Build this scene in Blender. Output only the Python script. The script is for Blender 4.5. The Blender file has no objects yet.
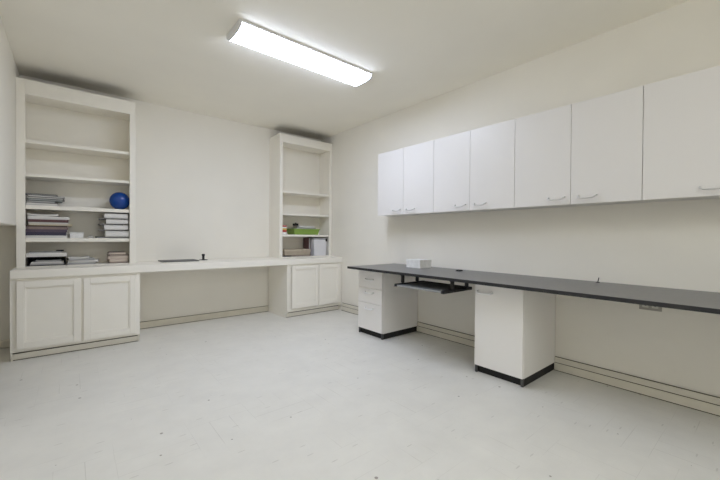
import bpy, bmesh, math, random
from mathutils import Vector, Matrix
R = random.Random(7)
SC = bpy.context.scene
COL = SC.collection

# ------------------------------------------------------------------ camera
F_PX, YAW, PITCH, ROLL = 348.06, 0.6931, -0.00992, 0.00739
CAM = Vector((-2.8604, -4.3730, 1.0091))
cd = bpy.data.cameras.new('camera')
cam = bpy.data.objects.new('camera', cd)
COL.objects.link(cam)
cd.sensor_width = 36.0
cd.lens = F_PX / 720.0 * 36.0
cd.clip_start = 0.02
fw = Vector((math.sin(YAW) * math.cos(PITCH), math.cos(YAW) * math.cos(PITCH), math.sin(PITCH)))
rt = Vector((math.cos(YAW), -math.sin(YAW), 0))
up = rt.cross(fw)
r2 = rt * math.cos(ROLL) + up * math.sin(ROLL)
u2 = -rt * math.sin(ROLL) + up * math.cos(ROLL)
m = Matrix((r2, u2, -fw)).transposed().to_4x4()
m.translation = CAM
cam.matrix_world = m
SC.camera = cam

# ------------------------------------------------------------------ world, exposure
W = bpy.data.worlds.new('world')
SC.world = W
W.use_nodes = True
W.node_tree.nodes['Background'].inputs[0].default_value = (0.9, 0.93, 1.0, 1)
W.node_tree.nodes['Background'].inputs[1].default_value = 0.4
SC.view_settings.view_transform = 'Standard'
SC.view_settings.look = 'None'
SC.view_settings.gamma = 1.0
SC.view_settings.use_curve_mapping = False
SC.view_settings.exposure = 0.09
SC.cycles.diffuse_bounces = 10
SC.cycles.max_bounces = 14
LAMP_STRENGTH = 27.5
FILL_STRENGTH = 22.0  # fill light added out of view behind the camera
LAMP_COLOUR = (0.795, 0.88, 1.09)
FILL_COLOUR = (0.85, 0.895, 0.92)


# ------------------------------------------------------------------ materials
def mat(name, col, rough=0.5, spec=0.4, noise=0.0, nscale=8.0, bump=0.0, bscale=200.0, emit=None, estr=0.0):
    mt = bpy.data.materials.new(name)
    mt.use_nodes = True
    nt = mt.node_tree
    b = nt.nodes['Principled BSDF']
    b.inputs['Base Color'].default_value = (*col, 1)
    b.inputs['Roughness'].default_value = rough
    b.inputs['Specular IOR Level'].default_value = spec
    tc = nt.nodes.new('ShaderNodeTexCoord')
    if noise:
        n = nt.nodes.new('ShaderNodeTexNoise')
        n.inputs['Scale'].default_value = nscale
        n.inputs['Detail'].default_value = 5
        nt.links.new(tc.outputs['Object'], n.inputs['Vector'])
        r = nt.nodes.new('ShaderNodeValToRGB')
        r.color_ramp.elements[0].position = 0.3
        r.color_ramp.elements[1].position = 0.7
        r.color_ramp.elements[0].color = (*[c * (1 - noise) for c in col], 1)
        r.color_ramp.elements[1].color = (*[min(1, c * (1 + noise)) for c in col], 1)
        nt.links.new(n.outputs[0], r.inputs[0])
        nt.links.new(r.outputs[0], b.inputs['Base Color'])
    if bump:
        n2 = nt.nodes.new('ShaderNodeTexNoise')
        n2.inputs['Scale'].default_value = bscale
        nt.links.new(tc.outputs['Object'], n2.inputs['Vector'])
        bp = nt.nodes.new('ShaderNodeBump')
        bp.inputs['Strength'].default_value = bump
        bp.inputs['Distance'].default_value = 0.002
        nt.links.new(n2.outputs[0], bp.inputs['Height'])
        nt.links.new(bp.outputs[0], b.inputs['Normal'])
    if emit:
        b.inputs['Emission Color'].default_value = (*emit, 1)
        b.inputs['Emission Strength'].default_value = estr
    return mt


def stripes(name, c1, c2, scale, rough=0.7):
    """paper edges: thin horizontal layers with slightly different tints"""
    mt = mat(name, c1, rough)
    nt = mt.node_tree
    tc = nt.nodes.new('ShaderNodeTexCoord')
    mp = nt.nodes.new('ShaderNodeMapping')
    mp.inputs['Scale'].default_value = (2, 2, scale)
    n = nt.nodes.new('ShaderNodeTexNoise')
    n.inputs['Scale'].default_value = 1.0
    n.inputs['Detail'].default_value = 3
    r = nt.nodes.new('ShaderNodeValToRGB')
    r.color_ramp.elements[0].position = 0.38
    r.color_ramp.elements[1].position = 0.6
    r.color_ramp.elements[0].color = (*c2, 1)
    r.color_ramp.elements[1].color = (*c1, 1)
    nt.links.new(tc.outputs['Object'], mp.inputs[0])
    nt.links.new(mp.outputs[0], n.inputs['Vector'])
    nt.links.new(n.outputs[0], r.inputs[0])
    nt.links.new(r.outputs[0], nt.nodes['Principled BSDF'].inputs['Base Color'])
    return mt


def floor_material():
    """pale vinyl tiles: parquet-like squares with three slats each, scuffs and specks"""
    mt = mat('vinyl_floor', (0.7, 0.7, 0.68), 0.42, 0.35)
    nt = mt.node_tree
    N, Lk = nt.nodes, nt.links
    b = N['Principled BSDF']
    tc = N.new('ShaderNodeTexCoord')
    sep = N.new('ShaderNodeSeparateXYZ')
    Lk.new(tc.outputs['Object'], sep.inputs[0])

    def mth(op, a, bb=None, cc=None):
        n = N.new('ShaderNodeMath')
        n.operation = op
        for i, v in enumerate((a, bb, cc)):
            if v is None:
                continue
            if isinstance(v, (int, float)):
                n.inputs[i].default_value = v
            else:
                Lk.new(v, n.inputs[i])
        return n.outputs[0]
    T = 0.3165

    def linemask(coord, period, off, half):
        f = mth('FRACT', mth('DIVIDE', mth('ADD', coord, off), period))
        d = mth('MULTIPLY', mth('MINIMUM', f, mth('SUBTRACT', 1.0, f)), period)
        return mth('LESS_THAN', d, half)
    ox, oy = 10 * T + 3.025 - 9 * T, 10 * T + 4.0 - 12 * T
    lx = linemask(sep.outputs[0], T / 3, ox, 0.0016)
    ly = linemask(sep.outputs[1], T / 3, oy, 0.0016)
    cx = mth('FLOOR', mth('DIVIDE', mth('ADD', sep.outputs[0], ox), T))
    cy = mth('FLOOR', mth('DIVIDE', mth('ADD', sep.outputs[1], oy), T))
    par = mth('ABSOLUTE', mth('MODULO', mth('ADD', cx, cy), 2.0))
    slat = mth('ADD', mth('MULTIPLY', lx, par), mth('MULTIPLY', ly, mth('SUBTRACT', 1.0, par)))
    # broken up lines
    nz = N.new('ShaderNodeTexNoise')
    nz.inputs['Scale'].default_value = 2.6
    nz.inputs['Detail'].default_value = 4
    Lk.new(tc.outputs['Object'], nz.inputs['Vector'])
    brk = mth('SMOOTH_MIN', 1.0, mth('MAXIMUM', mth('MULTIPLY', mth('SUBTRACT', nz.outputs[0], 0.48), 7.0), 0.05), 0.1)
    line = mth('MULTIPLY', slat, brk)
    # blotches
    n1 = N.new('ShaderNodeTexNoise')
    n1.inputs['Scale'].default_value = 5.0
    n1.inputs['Detail'].default_value = 7
    n1.inputs['Roughness'].default_value = 0.62
    Lk.new(tc.outputs['Object'], n1.inputs['Vector'])
    rp = N.new('ShaderNodeValToRGB')
    rp.color_ramp.elements[0].position = 0.3
    rp.color_ramp.elements[1].position = 0.68
    rp.color_ramp.elements[0].color = FLOOR_A
    rp.color_ramp.elements[1].color = FLOOR_B
    Lk.new(n1.outputs[0], rp.inputs[0])
    # specks
    vo = N.new('ShaderNodeTexVoronoi')
    vo.voronoi_dimensions = '2D'
    vo.inputs['Scale'].default_value = 3.2
    Lk.new(tc.outputs['Object'], vo.inputs['Vector'])
    vs = N.new('ShaderNodeSeparateColor')
    Lk.new(vo.outputs['Color'], vs.inputs[0])
    speck = mth('LESS_THAN', vo.outputs['Distance'], mth('MULTIPLY', mth('POWER', vs.outputs[0], 3.0), 0.026))
    # elongated scuffs
    mp = N.new('ShaderNodeMapping')
    mp.inputs['Rotation'].default_value = (0, 0, 0.5)
    mp.inputs['Scale'].default_value = (1.0, 5.5, 1)
    Lk.new(tc.outputs['Object'], mp.inputs[0])
    v2 = N.new('ShaderNodeTexVoronoi')
    v2.voronoi_dimensions = '2D'
    v2.inputs['Scale'].default_value = 1.7
    Lk.new(mp.outputs[0], v2.inputs['Vector'])
    sc2 = mth('LESS_THAN', v2.outputs['Distance'], 0.03)
    tot = mth('ADD', mth('MULTIPLY', line, 0.22), mth('ADD', mth('MULTIPLY', speck, 0.75), mth('MULTIPLY', sc2, 0.22)))
    mx = N.new('ShaderNodeMix')
    mx.data_type = 'RGBA'
    Lk.new(mth('MINIMUM', tot, 0.85), mx.inputs[0])
    Lk.new(rp.outputs[0], mx.inputs[6])
    mx.inputs[7].default_value = (0.2, 0.18, 0.14, 1)
    Lk.new(mx.outputs[2], b.inputs['Base Color'])
    bp = N.new('ShaderNodeBump')
    bp.inputs['Strength'].default_value = 0.12
    bp.inputs['Distance'].default_value = 0.002
    Lk.new(n1.outputs[0], bp.inputs['Height'])
    Lk.new(bp.outputs[0], b.inputs['Normal'])
    return mt


FLOOR_A = (0.71, 0.695, 0.655, 1)
FLOOR_B = (0.765, 0.75, 0.705, 1)
M = {}
M['floor'] = floor_material()
M['wall'] = mat('wall_paint', (0.84, 0.812, 0.747), 0.6, 0.25, 0.012, 3, 0.10, 160)
M['ceiling'] = mat('ceiling_paint', (0.90, 0.87, 0.79), 0.8, 0.15, 0.012, 3, 0.15, 120)
M['trim'] = mat('cream_gloss_paint', (0.87, 0.84, 0.77), 0.42, 0.4, 0.01, 6)
M['shade_top'] = mat('added_shade_board', (0.10, 0.085, 0.065), 0.9, 0.1, 0.15, 10)  # dark tone made up to deepen the shade above the bookcases
M['base'] = mat('baseboard_paint', (0.71, 0.675, 0.59), 0.5, 0.3, 0.03, 9)
M['seam_shade'] = mat('dark_joint_dirt_shade', (0.10, 0.085, 0.06), 0.9, 0.1)  # joint dirt, and the painted shade line on the toe kicks
M['lam_lit'] = mat('white_laminate_lit', (0.86, 0.84, 0.82), 0.35, 0.4, 0.004, 5)  # same laminate made paler, offsets the weak light on the pedestals
M['lam'] = mat('white_laminate', (0.76, 0.74, 0.725), 0.35, 0.4, 0.004, 5)
M['lam_edge'] = mat('white_laminate_edge', (0.72, 0.71, 0.69), 0.45, 0.3)
M['carcass'] = mat('grey_carcass_edge', (0.40, 0.39, 0.37), 0.6, 0.2)
M['handle'] = mat('white_plastic_handle', (0.92, 0.92, 0.92), 0.3, 0.5)
M['bow'] = mat('satin_white_pull', (0.66, 0.65, 0.64), 0.35, 0.5)
M['desk'] = mat('charcoal_laminate', (0.16, 0.157, 0.155), 0.34, 0.5, 0.10, 40)
M['desk_edge'] = mat('black_edge_band', (0.028, 0.028, 0.030), 0.45, 0.3)
M['black'] = mat('black_plastic', (0.012, 0.012, 0.013), 0.5, 0.3)
M['black_metal'] = mat('black_steel', (0.012, 0.012, 0.013), 0.45, 0.4)
M['toe'] = mat('black_rubber_base', (0.02, 0.02, 0.02), 0.6, 0.25)
M['toe_metal'] = mat('dark_corner_trim', (0.07, 0.07, 0.07), 0.4, 0.4)
M['lens'] = mat('lamp_diffuser', (0.85, 0.85, 0.85), 0.4, 0.3, emit=LAMP_COLOUR, estr=LAMP_STRENGTH)
M['lens_fill'] = mat('fill_light_diffuser', (0.85, 0.85, 0.85), 0.4, 0.3, emit=FILL_COLOUR, estr=FILL_STRENGTH)
for _m in ('lens', 'lens_fill'):      # the bulbs shine down; the curved sides of the diffuser are dimmer
    _n, _l = M[_m].node_tree.nodes, M[_m].node_tree.links
    _g = _n.new('ShaderNodeNewGeometry')
    _s = _n.new('ShaderNodeSeparateXYZ')
    _l.new(_g.outputs['Normal'], _s.inputs[0])
    _r = _n.new('ShaderNodeMapRange')
    _r.inputs['From Min'].default_value = -0.2
    _r.inputs['From Max'].default_value = -0.9
    _st = _n['Principled BSDF'].inputs['Emission Strength']
    _r.inputs['To Min'].default_value = _st.default_value * 0.4
    _r.inputs['To Max'].default_value = _st.default_value
    _l.new(_s.outputs[2], _r.inputs['Value'])
    _l.new(_r.outputs[0], _st)
M['lampmetal'] = mat('lamp_white_metal', (0.75, 0.75, 0.75), 0.4, 0.4)
M['blue'] = mat('glossy_blue_rubber', (0.002, 0.055, 0.30), 0.16, 0.5)
M['blue_dark'] = mat('dark_blue_moulding', (0.004, 0.03, 0.22), 0.3, 0.5)
M['green'] = mat('green_plastic', (0.24, 0.37, 0.07), 0.4, 0.4)
M['greenrim'] = mat('green_plastic_rim', (0.23, 0.40, 0.07), 0.4, 0.4)
M['paper'] = stripes('white_paper', (0.78, 0.77, 0.75), (0.58, 0.57, 0.55), 160)
M['papergrey'] = stripes('grey_paper', (0.50, 0.50, 0.50), (0.30, 0.30, 0.30), 220)
M['paperwarm'] = stripes('cream_paper', (0.66, 0.58, 0.50), (0.48, 0.40, 0.33), 180)
M['bin'] = mat('white_bin_plastic', (0.74, 0.74, 0.78), 0.4, 0.4)
M['bin_lid'] = mat('grey_bin_lid', (0.38, 0.38, 0.40), 0.4, 0.4)
M['card'] = mat('beige_cardboard', (0.45, 0.39, 0.31), 0.8, 0.2, 0.05, 20)
M['plate'] = mat('grey_outlet_plate', (0.36, 0.34, 0.30), 0.4, 0.4)
M['socket'] = mat('pale_socket_face', (0.62, 0.60, 0.55), 0.4, 0.4)
M['slate'] = mat('slate_grey_cover', (0.13, 0.135, 0.132), 0.55, 0.3)
for nm, c in dict(dark=(0.035, 0.033, 0.036), purple=(0.095, 0.07, 0.13), maroon=(0.11, 0.05, 0.055), tan=(0.55, 0.42, 0.16),
                  violet=(0.10, 0.075, 0.11), navy=(0.045, 0.04, 0.075), grey=(0.30, 0.30, 0.30), pale=(0.62, 0.61, 0.60),
                  teal=(0.22, 0.27, 0.26), pink=(0.60, 0.48, 0.43), brown=(0.07, 0.05, 0.045), mauve=(0.24, 0.18, 0.17),
                  red=(0.45, 0.06, 0.05), yellow=(0.65, 0.48, 0.12), white=(0.86, 0.86, 0.85)).items():
    M[nm] = mat(nm + '_cover', c, 0.45, 0.4, 0.08, 30)


# ------------------------------------------------------------------ mesh helpers
class MB:
    def __init__(s):
        s.bm = bmesh.new()

    def box(s, x0, x1, y0, y1, z0, z1, bev=0.0, seg=2, mx=None):
        t = bmesh.new()
        bmesh.ops.create_cube(t, size=1.0)
        for v in t.verts:
            v.co = Vector((x0 + (v.co.x + .5) * (x1 - x0), y0 + (v.co.y + .5) * (y1 - y0), z0 + (v.co.z + .5) * (z1 - z0)))
        if bev:
            bmesh.ops.bevel(t, geom=t.edges[:], offset=bev, segments=seg, profile=0.5, affect='EDGES')
        return s._merge(t, mx)

    def _merge(s, t, mx=None):
        if mx is not None:
            bmesh.ops.transform(t, matrix=mx, verts=t.verts[:])
        me = bpy.data.meshes.new('t')
        t.to_mesh(me)
        t.free()
        s.bm.from_mesh(me)
        bpy.data.meshes.remove(me)
        return s

    def tube(s, pts, r, n=8):
        pts = [Vector(p) for p in pts]
        t = bmesh.new()
        rings = []
        for i, p in enumerate(pts):
            a = pts[max(i - 1, 0)]
            b = pts[min(i + 1, len(pts) - 1)]
            d = (b - a).normalized()
            h = Vector((0, 0, 1)) if abs(d.z) < .9 else Vector((1, 0, 0))
            e1 = d.cross(h).normalized()
            e2 = d.cross(e1)
            rings.append([t.verts.new(p + (e1 * math.cos(k * 2 * math.pi / n) + e2 * math.sin(k * 2 * math.pi / n)) * r) for k in range(n)])
        for a, b in zip(rings, rings[1:]):
            for k in range(n):
                t.faces.new((a[k], a[(k + 1) % n], b[(k + 1) % n], b[k]))
        t.faces.new(rings[0])
        t.faces.new(rings[-1][::-1])
        bmesh.ops.recalc_face_normals(t, faces=t.faces[:])
        return s._merge(t)

    def prism(s, prof, axis, a0, a1):
        """profile of 2-D points swept along an axis ('x': points are (y,z); 'y': (x,z); 'z': (x,y))"""
        def P(p, a):
            return {'x': (a, p[0], p[1]), 'y': (p[0], a, p[1]), 'z': (p[0], p[1], a)}[axis]
        t = bmesh.new()
        A = [t.verts.new(P(p, a0)) for p in prof]
        B = [t.verts.new(P(p, a1)) for p in prof]
        n = len(prof)
        for k in range(n):
            t.faces.new((A[k], A[(k + 1) % n], B[(k + 1) % n], B[k]))
        t.faces.new(A[::-1])
        t.faces.new(B)
        bmesh.ops.recalc_face_normals(t, faces=t.faces[:])
        return s._merge(t)

    def lathe(s, prof, c, n=24):
        t = bmesh.new()
        rings = [[t.verts.new((c[0] + r * math.cos(k * 2 * math.pi / n), c[1] + r * math.sin(k * 2 * math.pi / n), c[2] + z)) for k in range(n)] for r, z in prof]
        for a, b in zip(rings, rings[1:]):
            for k in range(n):
                t.faces.new((a[k], a[(k + 1) % n], b[(k + 1) % n], b[k]))
        t.faces.new(rings[0][::-1])
        t.faces.new(rings[-1])
        bmesh.ops.recalc_face_normals(t, faces=t.faces[:])
        return s._merge(t)

    def build(s, name, mt, parent=None, smooth=False, origin=None):
        """link as one mesh object; coordinates given in world space, stored relative to the thing's base"""
        base = Vector((0, 0, 0))
        if parent is not None:
            base = Vector(parent['_b'])
        elif origin is not None:
            base = Vector(origin)
        bmesh.ops.translate(s.bm, vec=-base, verts=s.bm.verts[:])
        me = bpy.data.meshes.new(name)
        s.bm.to_mesh(me)
        s.bm.free()
        me.materials.append(mt)
        if smooth:
            for p in me.polygons:
                p.use_smooth = True
        o = bpy.data.objects.new(name, me)
        COL.objects.link(o)
        if parent is not None:
            o.parent = parent
        else:
            o.location = base
        o['_b'] = base[:]
        return o


def tag(o, label=None, cat=None, group=None, kind=None):
    if label:
        o['label'] = label
    if cat:
        o['category'] = cat
    if group:
        o['group'] = group
    if kind:
        o['kind'] = kind
    return o


def thing(name, loc, label, cat, group=None):
    o = bpy.data.objects.new(name, None)
    o.empty_display_size = 0.1
    o.location = loc
    COL.objects.link(o)
    o['_b'] = loc
    return tag(o, label, cat, group)


def copy_tree(o, parent=None):
    c = o.copy()
    COL.objects.link(c)
    if parent is not None:
        c.parent = parent
    for ch in list(o.children):
        copy_tree(ch, c)
    return c


# ------------------------------------------------------------------ the room
XL, YF, H = -3.214, -5.9, 2.44
NICHE_Z, NICHE_Y, NICHE_X = 1.080, -1.75, -4.35
b = MB().box(NICHE_X - .1, .1, YF - .1, .1, -.1, 0)
tag(b.build('floor', M['floor']), 'pale off-white vinyl tile floor with faint lines, specks and scuffs', 'floor', kind='structure')
b = MB().box(NICHE_X - .1, .1, YF - .1, .1, H, H + .1)
tag(b.build('ceiling', M['ceiling']), 'flat off-white painted ceiling', 'ceiling', kind='structure')
b = MB().box(0, .1, YF - .1, .1, 0, H)
tag(b.build('wall_right', M['wall']), 'off-white painted wall behind the dark desk', 'wall', kind='structure')
b = MB().box(NICHE_X - .1, 0, 0, .1, 0, H)
tag(b.build('wall_back', M['wall']), 'off-white painted wall between the two bookcases', 'wall', kind='structure')
b = MB().box(NICHE_X - .1, 0, YF - .1, YF, 0, H)
tag(b.build('wall_front', M['wall']), 'off-white painted wall behind the viewer', 'wall', kind='structure')
b = MB()
b.box(NICHE_X, XL, NICHE_Y, 0, NICHE_Z, H, .008)
b.box(NICHE_X, XL, YF, NICHE_Y, 0, H)
tag(b.build('wall_left', M['wall']), 'off-white left wall with a low open recess below', 'wall', kind='structure')
b = MB().box(NICHE_X - .1, NICHE_X, YF, 0, 0, H)
tag(b.build('wall_far_left', M['wall']), 'wall at the far end of the low recess', 'wall', kind='structure')


# stepped wooden baseboards: two boards with dark joints between them
b = MB()
for y0, y1 in ((-1.544, -.57), (-2.918, -1.912), (-5.9, -3.287)):
    b.prism([(0, 0.004), (-.020, 0.004), (-.020, .056), (-.016, .058), (0, .058)], 'y', y0, y1)
    b.prism([(0, .061), (-.014, .061), (-.014, .094), (-.008, .100), (0, .100)], 'y', y0, y1)
tag(b.build('baseboard_right', M['base']), 'two-step cream baseboard along the right wall under the desk', 'baseboard', kind='structure')
b = MB()
for y0, y1 in ((-1.544, -.57), (-2.918, -1.912), (-5.9, -3.287)):
    b.box(-.0215, 0, y0, y1, 0, .0042)
    b.box(-.0165, 0, y0, y1, .0565, .0615)
    b.box(-.0085, 0, y0, y1, .0985, .1030)
tag(b.build('trim_1', M['seam_shade']), 'dark dirty joints of the right baseboard', 'trim', kind='structure')
b = MB()
b.prism([(0, 0.004), (-.016, 0.004), (-.016, .060), (-.008, .072), (0, .072)], 'x', -2.36, -.825)
tag(b.build('baseboard_back', M['base']), 'cream baseboard on the back wall under the white counter', 'baseboard', kind='structure')
b = MB().box(-2.36, -.832, -.0175, 0, 0, .0042)
b.box(-2.36, -.825, -.0085, 0, .0715, .0745)
tag(b.build('trim_2', M['seam_shade']), 'dark joints of the back baseboard', 'trim', kind='structure')
b = MB()
b.prism([(0, 0.004), (-.016, 0.004), (-.016, .060), (-.008, .072), (0, .072)], 'x', NICHE_X, -3.24)
tag(b.build('baseboard_left', M['base']), 'cream baseboard in the dark recess left of the cabinet', 'baseboard', kind='structure')


# ------------------------------------------------------------------ ceiling lights
def ceiling_light(x0, x1, y0, y1, mlens, label):
    yc = (y0 + y1) / 2
    t = thing('fluorescent_ceiling_light', (.5 * (x0 + x1), yc, H), label, 'ceiling light')
    MB().box(x0, x1, y0 - .004, y1 + .004, H - .018, H, .003).build('mounting_pan', M['lampmetal'], t)
    hw, d = (y1 - y0) / 2 - .004, .035
    prof = [(yc + hw * math.copysign(abs(math.cos(a)) ** .55, math.cos(a)), H - .0185 - d * abs(math.sin(a)) ** .75) for a in [math.pi * k / 20 for k in range(21)]]
    MB().prism(prof, 'x', x0 + .014, x1 - .014).build('diffuser', mlens, t)
    prof2 = [(yc + (p[0] - yc) * 1.03, H - .0185 - (H - .0185 - p[1]) * 1.05) for p in prof]
    prof2 = [(prof2[0][0], H - .0175)] + prof2 + [(prof2[-1][0], H - .0175)]
    for xa, xb in ((x0, x0 + .014), (x1 - .014, x1)):
        tag(MB().prism(prof2, 'x', xa, xb).build('end_cap', M['lampmetal'], t), 'white curved end cap')
    return t


ceiling_light(-2.005, -.835, -2.088, -1.838, M['lens'], 'lit white wraparound fluorescent light on the ceiling')
ceiling_light(-2.95, -1.75, -5.30, -5.025, M['lens_fill'], 'unseen fill light added on the ceiling behind the viewer')  # made-up fixture, only there to fill the shadows

# ------------------------------------------------------------------ bookcases
CT = .725   # top of the white counter


def bookcase(x0, x1, xi0, xi1, ztop, zhead, shelves, zbot, lab):
    yf = -.30
    t = thing('bookcase', (.5 * (x0 + x1), -.15, CT), lab, 'bookcase')
    MB().box(x0, x0 + .022, yf + .018, -.012, CT, ztop - .002).build('side_panel', M['trim'], t)
    MB().box(x1 - .022, x1, yf + .018, -.012, CT, ztop - .002).build('side_panel', M['trim'], t)
    MB().box(x0, x1, -.012, -.001, CT, ztop - .002).build('back_panel', M['trim'], t)
    MB().box(x0 + .022, x1 - .022, yf + .018, -.012, ztop - .030, ztop - .006).build('added_top_board', M['shade_top'], t)  # added unseen dark board, keeps the gap under the ceiling dark
    MB().box(x0 + .022, x1 - .022, yf + .018, -.012, zhead + .012, zhead + .034).build('head_panel', M['trim'], t)
    b = MB()
    b.box(x0, xi0, yf, yf + .018, CT, ztop, .002)
    b.box(xi1, x1, yf, yf + .018, CT, ztop, .002)
    b.box(xi0, xi1, yf, yf + .018, zhead, ztop, .002)
    b.box(xi0, xi1, yf, yf + .018, CT, zbot, .002)
    b.build('face_frame', M['trim'], t)
    MB().box(x0 + .022, x1 - .022, yf + .018, -.012, CT, zbot - .001).build('bottom_shelf', M['trim'], t)
    for z, th, sl in shelves:
        b = MB().box(x0 + .0225, x1 - .0225, yf + .019, -.0125, z - th, z, .002)
        for v in b.bm.verts:
            v.co.z += sl * (v.co.x - .5 * (x0 + x1)) / (x1 - x0)
        b.build('shelf', M['trim'], t)
    return t


LS = [1.818, 1.533, 1.258, .976]
RS = [1.598, 1.306, 1.028]
bookcase(-3.213, -2.368, -3.157, -2.417, 2.318, 2.190, [(LS[0], .027, .012), (LS[1], .025, .016), (LS[2], .033, 0), (LS[3], .034, 0)], CT + .008,
         'tall cream open bookcase in the left corner, holding the blue ball')
bookcase(-.814, -.003, -.770, -.045, 2.322, 2.213, [(RS[0], .025, .006), (RS[1], .024, .004), (RS[2], .027, -.0)], CT + .012,
         'tall cream open bookcase in the right corner, holding the green tray')

# ------------------------------------------------------------------ base cabinets and counter
YC = -.545


def shaker_door(parent, x0, x1, z0, z1):
    y = YC
    d = MB()
    st = .045
    d.box(x0, x0 + st, y - .020, y - .001, z0, z1, .0025)
    d.box(x1 - st, x1, y - .020, y - .001, z0, z1, .0025)
    d.box(x0 + st, x1 - st, y - .020, y - .001, z1 - st - .005, z1, .0025)
    d.box(x0 + st, x1 - st, y - .020, y - .001, z0, z0 + st + .010, .0025)
    # stepped bead around the panel
    for a in ((x0 + st, x0 + st + .009), (x1 - st - .009, x1 - st)):
        d.box(a[0], a[1], y - .0145, y - .001, z0 + st + .01, z1 - st - .005, .002)
    for a in ((z0 + st + .01, z0 + st + .019), (z1 - st - .014, z1 - st - .005)):
        d.box(x0 + st + .009, x1 - st - .009, y - .0145, y - .001, a[0], a[1], .002)
    o = d.build('door', M['trim'], parent)
    MB().box(x0 + st + .008, x1 - st - .008, y - .008, y - .002, z0 + st + .018, z1 - st - .013).build('door_panel', M['trim'], o)
    return o


def base_cabinet(x0, x1, doors, zd0, zd1, lab):
    t = thing('base_cabinet', (.5 * (x0 + x1), -.27, 0), lab, 'cabinet')
    b = MB()
    b.box(x0, x1, YC + .018, -.020, .080, .654)
    b.build('body', M['trim'], t)
    b = MB()
    ft = .037
    b.box(x0, x0 + ft, YC, YC + .018, .075, .654, .0015)
    b.box(x1 - ft, x1, YC, YC + .018, .075, .654, .0015)
    b.box(x0 + ft, x1 - ft, YC, YC + .018, .620, .654, .0015)
    b.box(x0 + ft, x1 - ft, YC, YC + .018, .075, .100, .0015)
    for q in range(len(doors) - 1):
        xm = .5 * (doors[q][1] + doors[q + 1][0])
        b.box(xm - .022, xm + .022, YC, YC + .018, .100, .620, .0015)
    b.build('face_frame', M['trim'], t)
    b = MB()
    b.box(x0 + .012, x1 - .012, -.490, -.475, 0, .079)
    b.build('toe_kick', M['trim'], t)
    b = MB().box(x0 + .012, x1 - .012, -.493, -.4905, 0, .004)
    b.box(x0 + .012, x1 - .012, -.493, -.4905, .052, .0585)  # dark strip paints the shade line below the face frame
    tag(b.build('toe_joint_shade', M['seam_shade'], t), 'dark floor joint and painted shade line of the base')
    for xa in (x0, x1 - .012):
        MB().prism([(-.502, 0), (-.540, .0745), (-.520, .0795), (-.020, .0795), (-.020, 0)], 'x', xa, xa + .012).build('end_panel', M['trim'], t)
    for (a, c) in doors:
        shaker_door(t, a, c, zd0, zd1)
    return t


base_cabinet(-3.228, -2.362, [(-3.190, -2.798), (-2.778, -2.398)], .098, .634,
             'cream two-door base cabinet under the left end of the white counter')
base_cabinet(-.830, -.004, [(-.772, -.389), (-.379, -.006 - .035)], .112, .643,
             'cream two-door base cabinet under the right end of the white counter')
b = MB().box(-3.229, -.002, -.565, -.001, .6555, CT, .006, 3)
tag(b.build('countertop', M['trim'], origin=(-1.6, -.28, .6555)), 'long white built-in counter along the back wall below both bookcases', 'counter')


# ------------------------------------------------------------------ upper cabinets
def bow_handle(parent, xf, y0, y1, z, horizontal=True):
    """flat white bow pull on a front facing -X"""
    b = MB()
    d = .030
    pts = [(xf + .001, y0, z + .012), (xf - d * .8, y0 + .004, z + .004), (xf - d, y0 + .016, z - .004), (xf - d, .5 * (y0 + y1), z - .006),
           (xf - d, y1 - .016, z - .004), (xf - d * .8, y1 - .004, z + .004), (xf + .001, y1, z + .012)]
    b.tube(pts, .0055, 8)
    return b.build('handle', M['bow'], parent, True)


UF, UB, UT = -.2431, 1.2385, 1.9205
useam = [-1.523, -1.909, -2.2955, -2.681, -3.0705, -3.461, -3.848, -4.236, -4.624]
ulab = ['white two-door upper cabinet at the far end of the row, nearest the bookcase',
        'second white two-door upper cabinet from the far end, above the keyboard tray',
        'third white two-door upper cabinet from the far end of the row',
        'nearest white two-door upper cabinet, cut off by the right picture edge']
for k in range(4):
    ya, ym, yb = useam[2 * k], useam[2 * k + 1], useam[2 * k + 2]
    t = thing('upper_cabinet', (-.12, ym, UB), ulab[k], 'cabinet', 'white upper cabinets above the desk')
    g = .0013
    b = MB().box(UF + .020, -.001, yb + .0008, ya - .0008, UB + .003, UT - .001)
    b.build('body', M['lam_edge'], t)
    for (a, c, hs) in ((ya, ym, -1), (ym, yb, 1)):
        d = MB().box(UF, UF + .0185, c + g, a - g, UB, UT, .0012, 1).build('door', M['lam'], t)
        hy = (ym + .035, ym + .140) if hs == -1 else (ym - .155, ym - .050)
        bow_handle(d, UF, hy[0], hy[1], 1.280)

# ------------------------------------------------------------------ desk
DZ = .7035
b = MB().box(-.678, -.002, -4.95, -1.555, DZ - .022, DZ)
dt = b.build('desk_worktop', M['desk'], origin=(-.34, -3.25, DZ - .022))
tag(dt, 'long charcoal laminate worktop along the right wall', 'desk')
b = MB()
b.box(-.683, -.678, -4.95, -1.550, DZ - .0225, DZ - .0005, .001)
b.box(-.678, -.002, -1.555, -1.550, DZ - .0225, DZ - .0005, .001)
o = b.build('edge_band', M['desk_edge'], dt)
tag(o, 'black edge strip along the front')


def pedestal(name, y0, y1, lab, cat):
    t = thing(name, (-.27, .5 * (y0 + y1), 0), lab, cat)
    MB().box(-.512, -.004, y0, y1, .056, DZ - .0225).build('body', M['lam_lit'], t)
    b = MB()
    b.box(-.500, -.006, y0 + .004, y1 - .006, 0, .056)
    tag(b.build('toe_kick', M['toe'], t), 'black rubber base')
    for ya in (y0 + .001, y1 - .019):
        MB().box(-.522, -.502, ya, ya + .018, 0, .0555, .003).build('corner_trim', M['toe_metal'], t)
    return t


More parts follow.
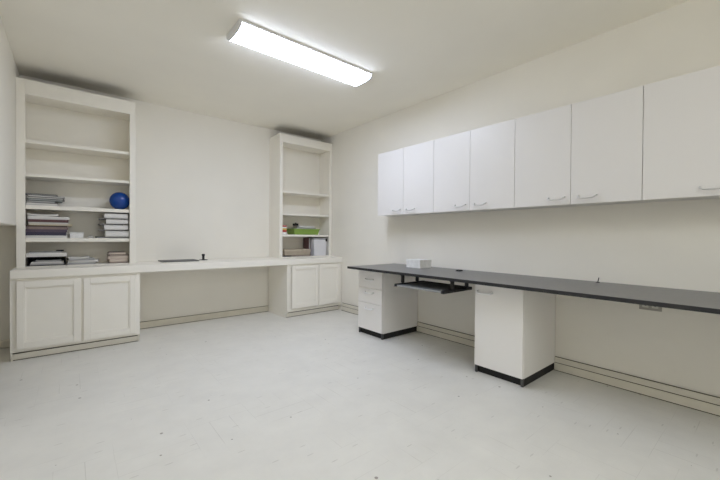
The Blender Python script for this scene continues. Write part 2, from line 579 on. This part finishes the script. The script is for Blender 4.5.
def pull(parent, xf, y0, y1, z):
    """wide shallow bow pull with a lipped plate"""
    b = MB()
    d = .022
    b.tube([(xf + .001, y0, z + .006), (xf - d * .75, y0 + .005, z), (xf - d, y0 + .016, z - .003), (xf - d, .5 * (y0 + y1), z - .004),
            (xf - d, y1 - .016, z - .003), (xf - d * .75, y1 - .005, z), (xf + .001, y1, z + .006)], .0078, 8)
    return b.build('handle', M['handle'], parent, True)


t = pedestal('drawer_pedestal', -1.910, -1.545, 'white three-drawer pedestal with black base at the far end of the desk', 'drawer unit')
for (za, zb, hz) in ((.487, .668, .573), (.334, .4825, .440), (.060, .3315, .280)):
    d = MB().box(-.531, -.5125, -1.908, -1.547, za, zb, .0025).build('drawer', M['lam_lit'], t)
    pull(d, -.531, -1.785, -1.672, hz)
t = pedestal('cupboard_pedestal', -3.285, -2.920, 'white single-door pedestal with black base under the middle of the desk', 'cabinet')
d = MB().box(-.531, -.5125, -3.283, -2.922, .057, .668, .0025).build('door', M['lam_lit'], t)
pull(d, -.531, -3.062, -2.945, .605)

# keyboard tray hung below the desk
t = thing('keyboard_tray', (-.54, -2.54, .59), 'black slide-out keyboard tray hanging under the desk between the pedestals', 'keyboard tray')
MB().box(-.715, -.365, -2.755, -2.300, .588, .600, .003).build('tray_board', M['slate'], t)
MB().box(-.722, -.7155, -2.765, -2.290, .587, .601, .002).build('front_lip', M['grey'], t)
for y0, y1 in ((-2.785, -2.757), (-2.298, -2.270)):
    MB().box(-.730, -.350, y0, y1, .584, .608, .004).build('side_rail', M['black_metal'], t)
MB().box(-.362, -.345, -2.757, -2.298, .586, .606, .002).build('rear_bar', M['black_metal'], t)
for y in (-2.790, -2.276):
    for x in (-.630, -.440):
        b = MB()
        b.box(x - .011, x + .011, y - .012, y + .012, .609, .679, .002)
        b.box(x - .022, x + .022, y - .012, y + .012, .673, .680, .001)
        b.build('hanger_post', M['black_metal'], t)

# ------------------------------------------------------------------ small things on the desk and wall
t = thing('cardboard_box', (-.17, -2.06, DZ), 'small white cardboard box standing on the charcoal worktop', 'box')
MB().box(-.256, -.085, -2.150, -1.972, DZ, DZ + .076, .002).build('carton', M['white'], t)
b = MB().box(-.258, -.083, -2.152, -1.970, DZ + .058, DZ + .081, .002)
b.build('lid', M['white'], t)
b = MB()
b.prism([(-.190, DZ), (-.125, DZ), (-.130, DZ + .008), (-.150, DZ + .013), (-.180, DZ + .010)], 'y', -2.545, -2.510)
tag(b.build('binder_clip', M['black'], origin=(-.15, -2.53, DZ)), 'small black clip lying on the worktop near the wall', 'clip')
b = MB()
b.tube([(-.055, -3.575, DZ + .003), (-.060, -3.580, DZ + .022), (-.064, -3.583, DZ + .034)], .003, 8)
b.lathe([(.012, 0), (.012, .003), (.005, .005)], (-.055, -3.575, DZ), 14)
tag(b.build('desk_hook', M['black'], origin=(-.055, -3.575, DZ)), 'tiny black hook standing on the worktop beyond the white door pedestal', 'hook')

t = thing('power_outlet', (-.004, -3.851, .585), 'grey double power outlet on the wall just under the worktop', 'outlet')
MB().box(-.007, -.0005, -3.908, -3.794, .550, .620, .002).build('cover_plate', M['plate'], t)
for yc in (-3.875, -3.827):
    b = MB().box(-.0105, -.0065, yc - .016, yc + .016, .566, .604, .0015)
    s_ = b.build('socket', M['socket'], t)
    b = MB()
    for dz in (-.007, .007):
        b.box(-.0112, -.0100, yc - .006, yc + .004, .585 + dz - .0012, .585 + dz + .0012)
    b.lathe([(.0022, 0), (.0022, .001)], (-.0112, yc + .010, .585), 8)
    b.build('slots', M['black'], s_)
MB().box(-.0085, -.0065, -3.8535, -3.8485, .582, .588, .0005).build('screw', M['toe_metal'], t)

# grey folder and black peg on the counter
t = thing('laptop', (-1.955, -.185, CT), 'thin closed dark grey laptop lying on the white counter', 'laptop')
MB().box(-2.135, -1.775, -.300, -.070, CT, CT + .006, .002).build('base', M['slate'], t)
MB().box(-2.135, -1.775, -.300, -.070, CT + .0065, CT + .012, .002).build('lid', M['slate'], t)
t = thing('pen_stand', (-1.685, -.13, CT), 'small black upright peg on a flat base beside the dark grey laptop', 'stand')
MB().lathe([(.046, 0), (.046, .005), (.022, .008)], (-1.685, -.13, CT), 20).build('base', M['black'], t)
MB().lathe([(.013, .008), (.013, .048), (.017, .050), (.017, .068), (.013, .070)], (-1.685, -.13, CT), 14).build('peg', M['black'], t)


# ------------------------------------------------------------------ papers and books
def slab_mesh(w, d, h, curl=0.0, rnd=0.0):
    """thin layered slab with a slightly bowed outline, base at z = 0, centred in x and y"""
    b = MB()
    t = bmesh.new()
    nx = 8
    rows = []
    for i in range(nx + 1):
        u = i / nx - .5
        c = curl * (2 * u) ** 2
        rows.append([t.verts.new((u * w, y, z)) for (y, z) in ((-d / 2, c), (d / 2, c), (d / 2, h + c), (-d / 2, h + c))])
    for a, c in zip(rows, rows[1:]):
        for k in range(4):
            t.faces.new((a[k], a[(k + 1) % 4], c[(k + 1) % 4], c[k]))
    t.faces.new(rows[0])
    t.faces.new(rows[-1][::-1])
    bmesh.ops.recalc_face_normals(t, faces=t.faces[:])
    return b._merge(t)


def sheaf(name, x, y, z, w, d, h, mt, lab, cat, rot=0.0, curl=0.0, group=None):
    o = slab_mesh(w, d, h, curl).build(name, M[mt])
    o.location = (x, y, z)
    o.rotation_euler = (0, 0, rot)
    return tag(o, lab, cat, group)


def book(x, y, z, w, d, h, cover, lab, rot=0.0, group=None, pages='paper', name='book', cat='book'):
    """closed book or magazine lying flat, spine to the back, its page edges to the front and sides"""
    t = thing(name, (x, y, z), lab, cat, group)
    t['_b'] = (0, 0, 0)
    th = min(.003, h * .2)
    b = MB()
    b.box(-w / 2, w / 2, -d / 2, d / 2, 0, th)
    b.box(-w / 2, w / 2, -d / 2, d / 2, h - th, h)
    b.box(-w / 2, w / 2, d / 2 - th, d / 2, th, h - th)
    b.build('cover', M[cover], t)
    MB().box(-w / 2 + .003, w / 2 - .003, -d / 2 + .003, d / 2 - th, th, h - th).build('page_block', M[pages], t)
    t.rotation_euler = (0, 0, rot)
    return t


def binder(x, y, z, w, d, h, cover, lab, rot=0.0, group=None):
    """book with its spine to the front"""
    t = book(x, y, z, w, d, h, cover, lab, rot + math.pi, group, name='book')
    return t


yq = -.155
# --- third shelf of the left bookcase: splayed magazines
z = LS[2] + .0008
G = 'magazines on the shelf beside the blue ball'
mags = [(-3.055, .210, .022, 'pale', 'paper', .02, 'pale thick catalogue at the bottom of the magazine pile level with the blue ball'),
        (-3.055, .190, .020, 'dark', 'papergrey', -.05, 'dark magazine lying on the pale catalogue, level with the blue ball'),
        (-3.035, .230, .014, 'teal', 'papergrey', .06, 'grey-green magazine in the middle of the pile level with the blue ball'),
        (-3.030, .240, .015, 'dark', 'paper', -.04, 'black-covered magazine near the top of the pile level with the blue ball'),
        (-3.030, .245, .014, 'grey', 'paper', .07, 'grey magazine second from the top of the pile level with the blue ball'),
        (-3.055, .205, .012, 'dark', 'papergrey', -.03, 'dark-covered magazine topmost of the pile level with the blue ball')]
for (x, w, h, c, pg, ro, lab) in mags:
    book(x, yq - .005, z, w, .20, h, c, lab, ro, G, pg, 'magazine', 'magazine')
    z += h + .0008
# blue ball
BR = .087
t = thing('ball', (-2.486, -.180, LS[2]), 'shiny blue ball on the shelf of the left bookcase', 'ball')
b = MB()
bm2 = bmesh.new()
bmesh.ops.create_uvsphere(bm2, u_segments=32, v_segments=20, radius=BR)
b._merge(bm2, Matrix.Translation((-2.486, -.180, LS[2] + BR + .0005)))
b.build('bladder', M['blue'], t, True)
for k in range(3):
    b = MB()
    a = [(-2.486 + (BR + .0006) * math.cos(q) * math.cos(.6 + k * 1.05), -.180 + (BR + .0006) * math.cos(q) * math.sin(.6 + k * 1.05), LS[2] + BR + .0005 + (BR + .0006) * math.sin(q))
         for q in [-1.3 + 2.6 * i / 16 for i in range(17)]]
    b.tube(a, .0014, 6)
    b.build('moulded_seam', M['blue_dark'], t, True)

# --- fourth shelf, left stack
z = LS[3] + .0008
G = 'books and papers stacked on the left of the lower shelf'
stk = [(-3.020, .275, .020, 'white', 'paper', 'book', 0.0, 'white flat book at the bottom of the tall left stack'),
       (-3.030, .268, .030, 'navy', 'papergrey', 'binder', .02, 'thick dark purple book near the bottom of the tall left stack'),
       (-3.022, .278, .024, 'violet', 'papergrey', 'binder', -.03, 'greyish violet book below the brown one in the tall left stack'),
       (-3.018, .272, .020, 'mauve', 'papergrey', 'binder', .03, 'dusty mauve book in the middle of the tall left stack'),
       (-3.020, .270, .012, 'brown', 'paper', 'binder', -.02, 'dark brown thin book under the tan folder'),
       (-3.000, .290, .012, 'tan', 'paperwarm', 'book', .04, 'tan folder jutting out of the tall left stack'),
       (-3.010, .270, .014, 'pale', 'paper', 'book', .02, 'pale paper pad lying on the tan folder'),
       (-3.010, .265, .024, 'maroon', 'papergrey', 'binder', -.02, 'dark maroon book below the white papers of the left stack')]
for (x, w, h, c, pg, kd, ro, lab) in stk:
    (book if kd == 'book' else binder)(x, yq, z, w, .215, h, c, lab, ro, G)
    z += h + .0008
sheaf('paper_stack', -3.012, yq, z, .275, .205, .026, 'paper', 'white loose papers below the topmost sheaf of the tall left stack', 'papers', .03, 0, G)
z += .0268
sheaf('paper_stack', -3.045, yq, z, .200, .20, .016, 'paper', 'white sheaf topmost on the tall left stack', 'papers', -.04, .006, G)
# low white things in the middle of that shelf
t = thing('storage_box', (-2.80, -.11, LS[3]), 'low white box lying between the two stacks on the lower shelf', 'box')
MB().box(-2.868, -2.770, -.19, -.04, LS[3] + .0005, LS[3] + .040, .002).build('carton', M['white'], t)
MB().box(-2.870, -2.768, -.192, -.038, LS[3] + .0405, LS[3] + .053, .002).build('lid', M['white'], t)
b = MB()
b.lathe([(.020, 0), (.024, .010), (.022, .018), (.008, .024)], (-2.715, -.17, LS[3] + .0005), 16)
tag(b.build('tape_roll', M['pale'], origin=(-2.715, -.17, LS[3] + .0005), smooth=False), 'small pale roll beside the low white box on the lower shelf', 'tape')

# --- fourth shelf, right stack of paper bundles with dark notebooks between
z = LS[3] + .0008
G = 'paper bundles stacked on the right of the lower shelf'
words = ['bottom bundle of white papers in the right stack under the blue ball', 'second bundle from below of white papers under the blue ball',
         'third bundle from below of white papers under the blue ball', 'topmost bundle of white papers just under the blue ball']
dwords = ['dark notebook jutting left under the bottom paper bundle', 'dark notebook jutting left between the two lowest paper bundles',
          'dark notebook jutting left between the middle paper bundles', 'dark notebook jutting left below the topmost paper bundle']
for k in range(4):
    book(-2.560, yq - .01, z, [.230, .200, .185, .185][k], .19, [.014, .013, .012, .012][k], ['dark', 'brown', 'dark', 'dark'][k], dwords[k], .03 * (-1) ** k, G, 'papergrey', 'notebook', 'notebook')
    z += [.014, .013, .012, .012][k] + .0008
    hh = [.052, .043, .040, .042][k]
    sheaf('paper_stack', -2.518 + .006 * (-1) ** k, yq - .02, z, [.185, .19, .175, .185][k], .20, hh, 'paper', words[k], 'papers', .025 * (-1) ** (k + 1), 0, G)
    z += hh + .0008

# --- bottom of the left bookcase
zb = CT + .0085
t = thing('document_tray', (-3.02, -.16, zb), 'black open-front document tray at the bottom left of the left bookcase', 'tray')
MB().box(-3.150, -2.895, -.270, -.030, zb, zb + .006, .001).build('bottom_board', M['black'], t)
for x in (-3.150, -2.901):
    MB().box(x, x + .006, -.270, -.030, zb + .006, zb + .070, .001).build('side_wall', M['black'], t)
MB().box(-3.144, -2.901, -.036, -.030, zb + .006, zb + .070, .001).build('rear_wall', M['black'], t)
MB().box(-3.150, -2.895, -.270, -.030, zb + .0705, zb + .078, .001).build('top_board', M['black'], t)
z = zb + .0065
for k, (w, h, mt_, lab) in enumerate(((.225, .014, 'papergrey', 'grey papers at the bottom of the black document tray'), (.210, .012, 'paper', 'white papers on the grey ones inside the black document tray'),
                                      (.170, .010, 'papergrey', 'topmost curled grey papers inside the black document tray'))):
    sheaf('paper_stack', -3.022 + .004 * k, -.16, z, w, .20, h, mt_, lab, 'papers', .02 * (-1) ** k, .004 if k == 2 else 0, 'papers in the black tray')
    z += h + .0008
z = zb + .0788
book(-3.022, -.165, z, .268, .225, .030, 'white', 'white ring binder lying on the black document tray', 0, None, 'paper', 'ring_binder', 'binder')
z += .0305
sheaf('paper_stack', -3.035, -.15, z, .215, .19, .012, 'papergrey', 'grey papers lying on the white ring binder', 'papers', .05)
z += .0125
t_ = MB().box(-2.965, -2.910, -.22, -.16, z, z + .012, .003)
tag(t_.build('stapler', M['black'], origin=(-2.94, -.19, z)), 'small black stapler on the grey papers above the document tray', 'stapler')
z = zb
G = 'loose grey papers in the middle of the bottom shelf'
for k, (x, w, h, mt_, ro, lab) in enumerate(((-2.785, .200, .018, 'papergrey', .02, 'grey papers lowest in the loose pile beside the black document tray'),
                                             (-2.765, .220, .016, 'paper', -.08, 'pale papers second from below in the loose pile beside the black tray'),
                                             (-2.790, .185, .015, 'papergrey', .10, 'grey papers third from below in the loose pile beside the black tray'),
                                             (-2.800, .150, .012, 'paper', -.05, 'pale sheets topmost in the loose pile beside the black tray'))):
    sheaf('paper_stack', x, -.155, z, w, .19, h, mt_, lab, 'papers', ro, .002 * k, G)
    z += h + .0008
z = zb
G = 'paperbacks at the bottom right of the left bookcase'
for (x, w, h, c, ro, lab) in ((-2.500, .150, .010, 'brown', 0, 'dark thin book at the bottom of the pink pile'),
                              (-2.505, .150, .030, 'pink', .04, 'thick pink book on the dark one at the bottom of the pink pile'),
                              (-2.500, .170, .028, 'pink', -.05, 'pale pink book in the middle of the pink pile'),
                              (-2.500, .160, .012, 'brown', .03, 'dark brown book near the top of the pink pile'),
                              (-2.510, .140, .022, 'mauve', -.03, 'dusty mauve book topmost on the pink pile')):
    book(x, -.165, z, w, .20, h, c, lab, ro, G, 'paperwarm')
    z += h + .0008

# --- third shelf of the right bookcase: green tray with papers
z0 = RS[2] + .0008


def frustum(x0, x1, y0, y1, z0, z1, fl, th):
    """open tapered tray"""
    b = MB()
    t = bmesh.new()
    loops = []
    for (e, z) in ((0, z0), (fl, z1), (fl - th, z1), (-th, z0 + th)):
        loops.append([t.verts.new(p) for p in ((x0 - e, y0 - e, z), (x1 + e, y0 - e, z), (x1 + e, y1 + e, z), (x0 - e, y1 + e, z))])
    for a, c in zip(loops, loops[1:]):
        for k in range(4):
            t.faces.new((a[k], a[(k + 1) % 4], c[(k + 1) % 4], c[k]))
    t.faces.new(loops[0][::-1])
    t.faces.new(loops[-1])
    bmesh.ops.recalc_face_normals(t, faces=t.faces[:])
    return b._merge(t)


t = thing('plastic_tray', (-.40, -.16, z0), 'lime green plastic tray on the shelf of the right bookcase', 'tray')
frustum(-.565, -.205, -.250, -.060, z0, z0 + .075, .020, .003).build('basin', M['green'], t)
b = MB()
zr = z0 + .0755
for (xa, xb, ya, yb) in ((-.592, -.178, -.277, -.268), (-.592, -.178, -.042, -.033), (-.592, -.583, -.268, -.042), (-.187, -.178, -.268, -.042)):
    b.box(xa, xb, ya, yb, zr - .006, zr + .003, .001)
b.build('rim', M['greenrim'], t)
z = z0 + .0038
G = 'papers in the lime green tray'
for (x, w, h, mt_, ro, cu, lab) in ((-.395, .30, .060, 'papergrey', 0, 0, 'grey papers filling the bottom of the lime green tray'),
                                    (-.390, .29, .018, 'paper', .03, 0, 'white papers showing just above the lime green tray rim'),
                                    (-.375, .29, .014, 'papergrey', -.04, 0, 'grey papers second from the top in the lime green tray'),
                                    (-.380, .23, .022, 'paper', .05, .002, 'white papers topmost in the lime green tray')):
    sheaf('paper_stack', x, -.155, z, w, .165, h, mt_, lab, 'papers', ro, cu, G)
    z += h + .0008
b = MB().box(-.545, -.490, -.215, -.150, z, z + .030, .004)
b.lathe([(.012, 0), (.012, .008), (.009, .010)], (-.517, -.185, z + .030), 12)
tag(b.build('camera_case', M['black'], origin=(-.52, -.18, z)), 'small black case on the papers at the left of the green tray', 'case')
G = 'little boxes left of the green tray'
zz = z0
for (h, c, lab) in ((.030, 'white', 'white little box at the bottom of the stack left of the green tray'), (.028, 'red', 'red little box low in the stack left of the green tray'),
                    (.022, 'yellow', 'yellow little box in the stack left of the green tray'), (.016, 'white', 'white little box on the yellow one left of the green tray'),
                    (.020, 'red', 'red little box topmost of the stack left of the green tray')):
    bb = MB().box(-.752, -.684 + .003 * R.random(), -.245, -.150, zz, zz + h, .002)
    tag(bb.build('small_box', M[c], origin=(-.72, -.20, zz)), lab, 'box', G)
    zz += h + .0006

# --- bottom of the right bookcase
zb = CT + .0125
t = thing('cardboard_box', (-.50, -.17, zb), 'flat beige cardboard box at the bottom of the right bookcase', 'box')
b = MB()
b.prism([(-.245, zb + .016), (-.050, zb + .016), (-.050, zb + .085), (-.238, zb + .085)], 'x', -.705, -.325)
b.build('carton', M['card'], t)
b = MB()
b.prism([(-.252, zb + .058), (-.045, zb + .058), (-.045, zb + .0955), (-.245, zb + .094), (-.250, zb + .089)], 'x', -.713, -.317)
b.build('lid', M['card'], t)
book(-.470, -.155, zb, .300, .20, .0152, 'dark', 'thin dark book under the flat beige cardboard box', 0, None, 'paperwarm')
t = thing('storage_bin', (-.155, -.16, zb), 'white plastic storage bin with grey lid in the right bookcase', 'storage bin')
b = MB()
bm3 = frustum(-.258, -.062, -.245, -.050, zb, zb + .225, .008, .003)
bm3.build('tub', M['bin'], t)
MB().box(-.272, -.049, -.258, -.037, zb + .2255, zb + .246, .004).build('lid', M['bin_lid'], t)
MB().box(-.080, -.055, -.264, -.2585, zb + .200, zb + .240, .002).build('latch', M['black'], t)
t = thing('book', (-.295, -.10, zb), 'dark maroon book standing between the beige box and the white bin', 'book')
MB().box(-.312, -.308, -.190, -.040, zb, zb + .250, .001).build('cover', M['maroon'], t)
MB().box(-.286, -.282, -.190, -.040, zb, zb + .250, .001).build('cover', M['maroon'], t)
MB().box(-.308, -.286, -.044, -.040, zb, zb + .250).build('spine', M['maroon'], t)
MB().box(-.3078, -.2862, -.186, -.045, zb + .003, zb + .246).build('page_block', M['papergrey'], t)

for o in bpy.data.objects:
    if '_b' in o.keys():
        del o['_b']
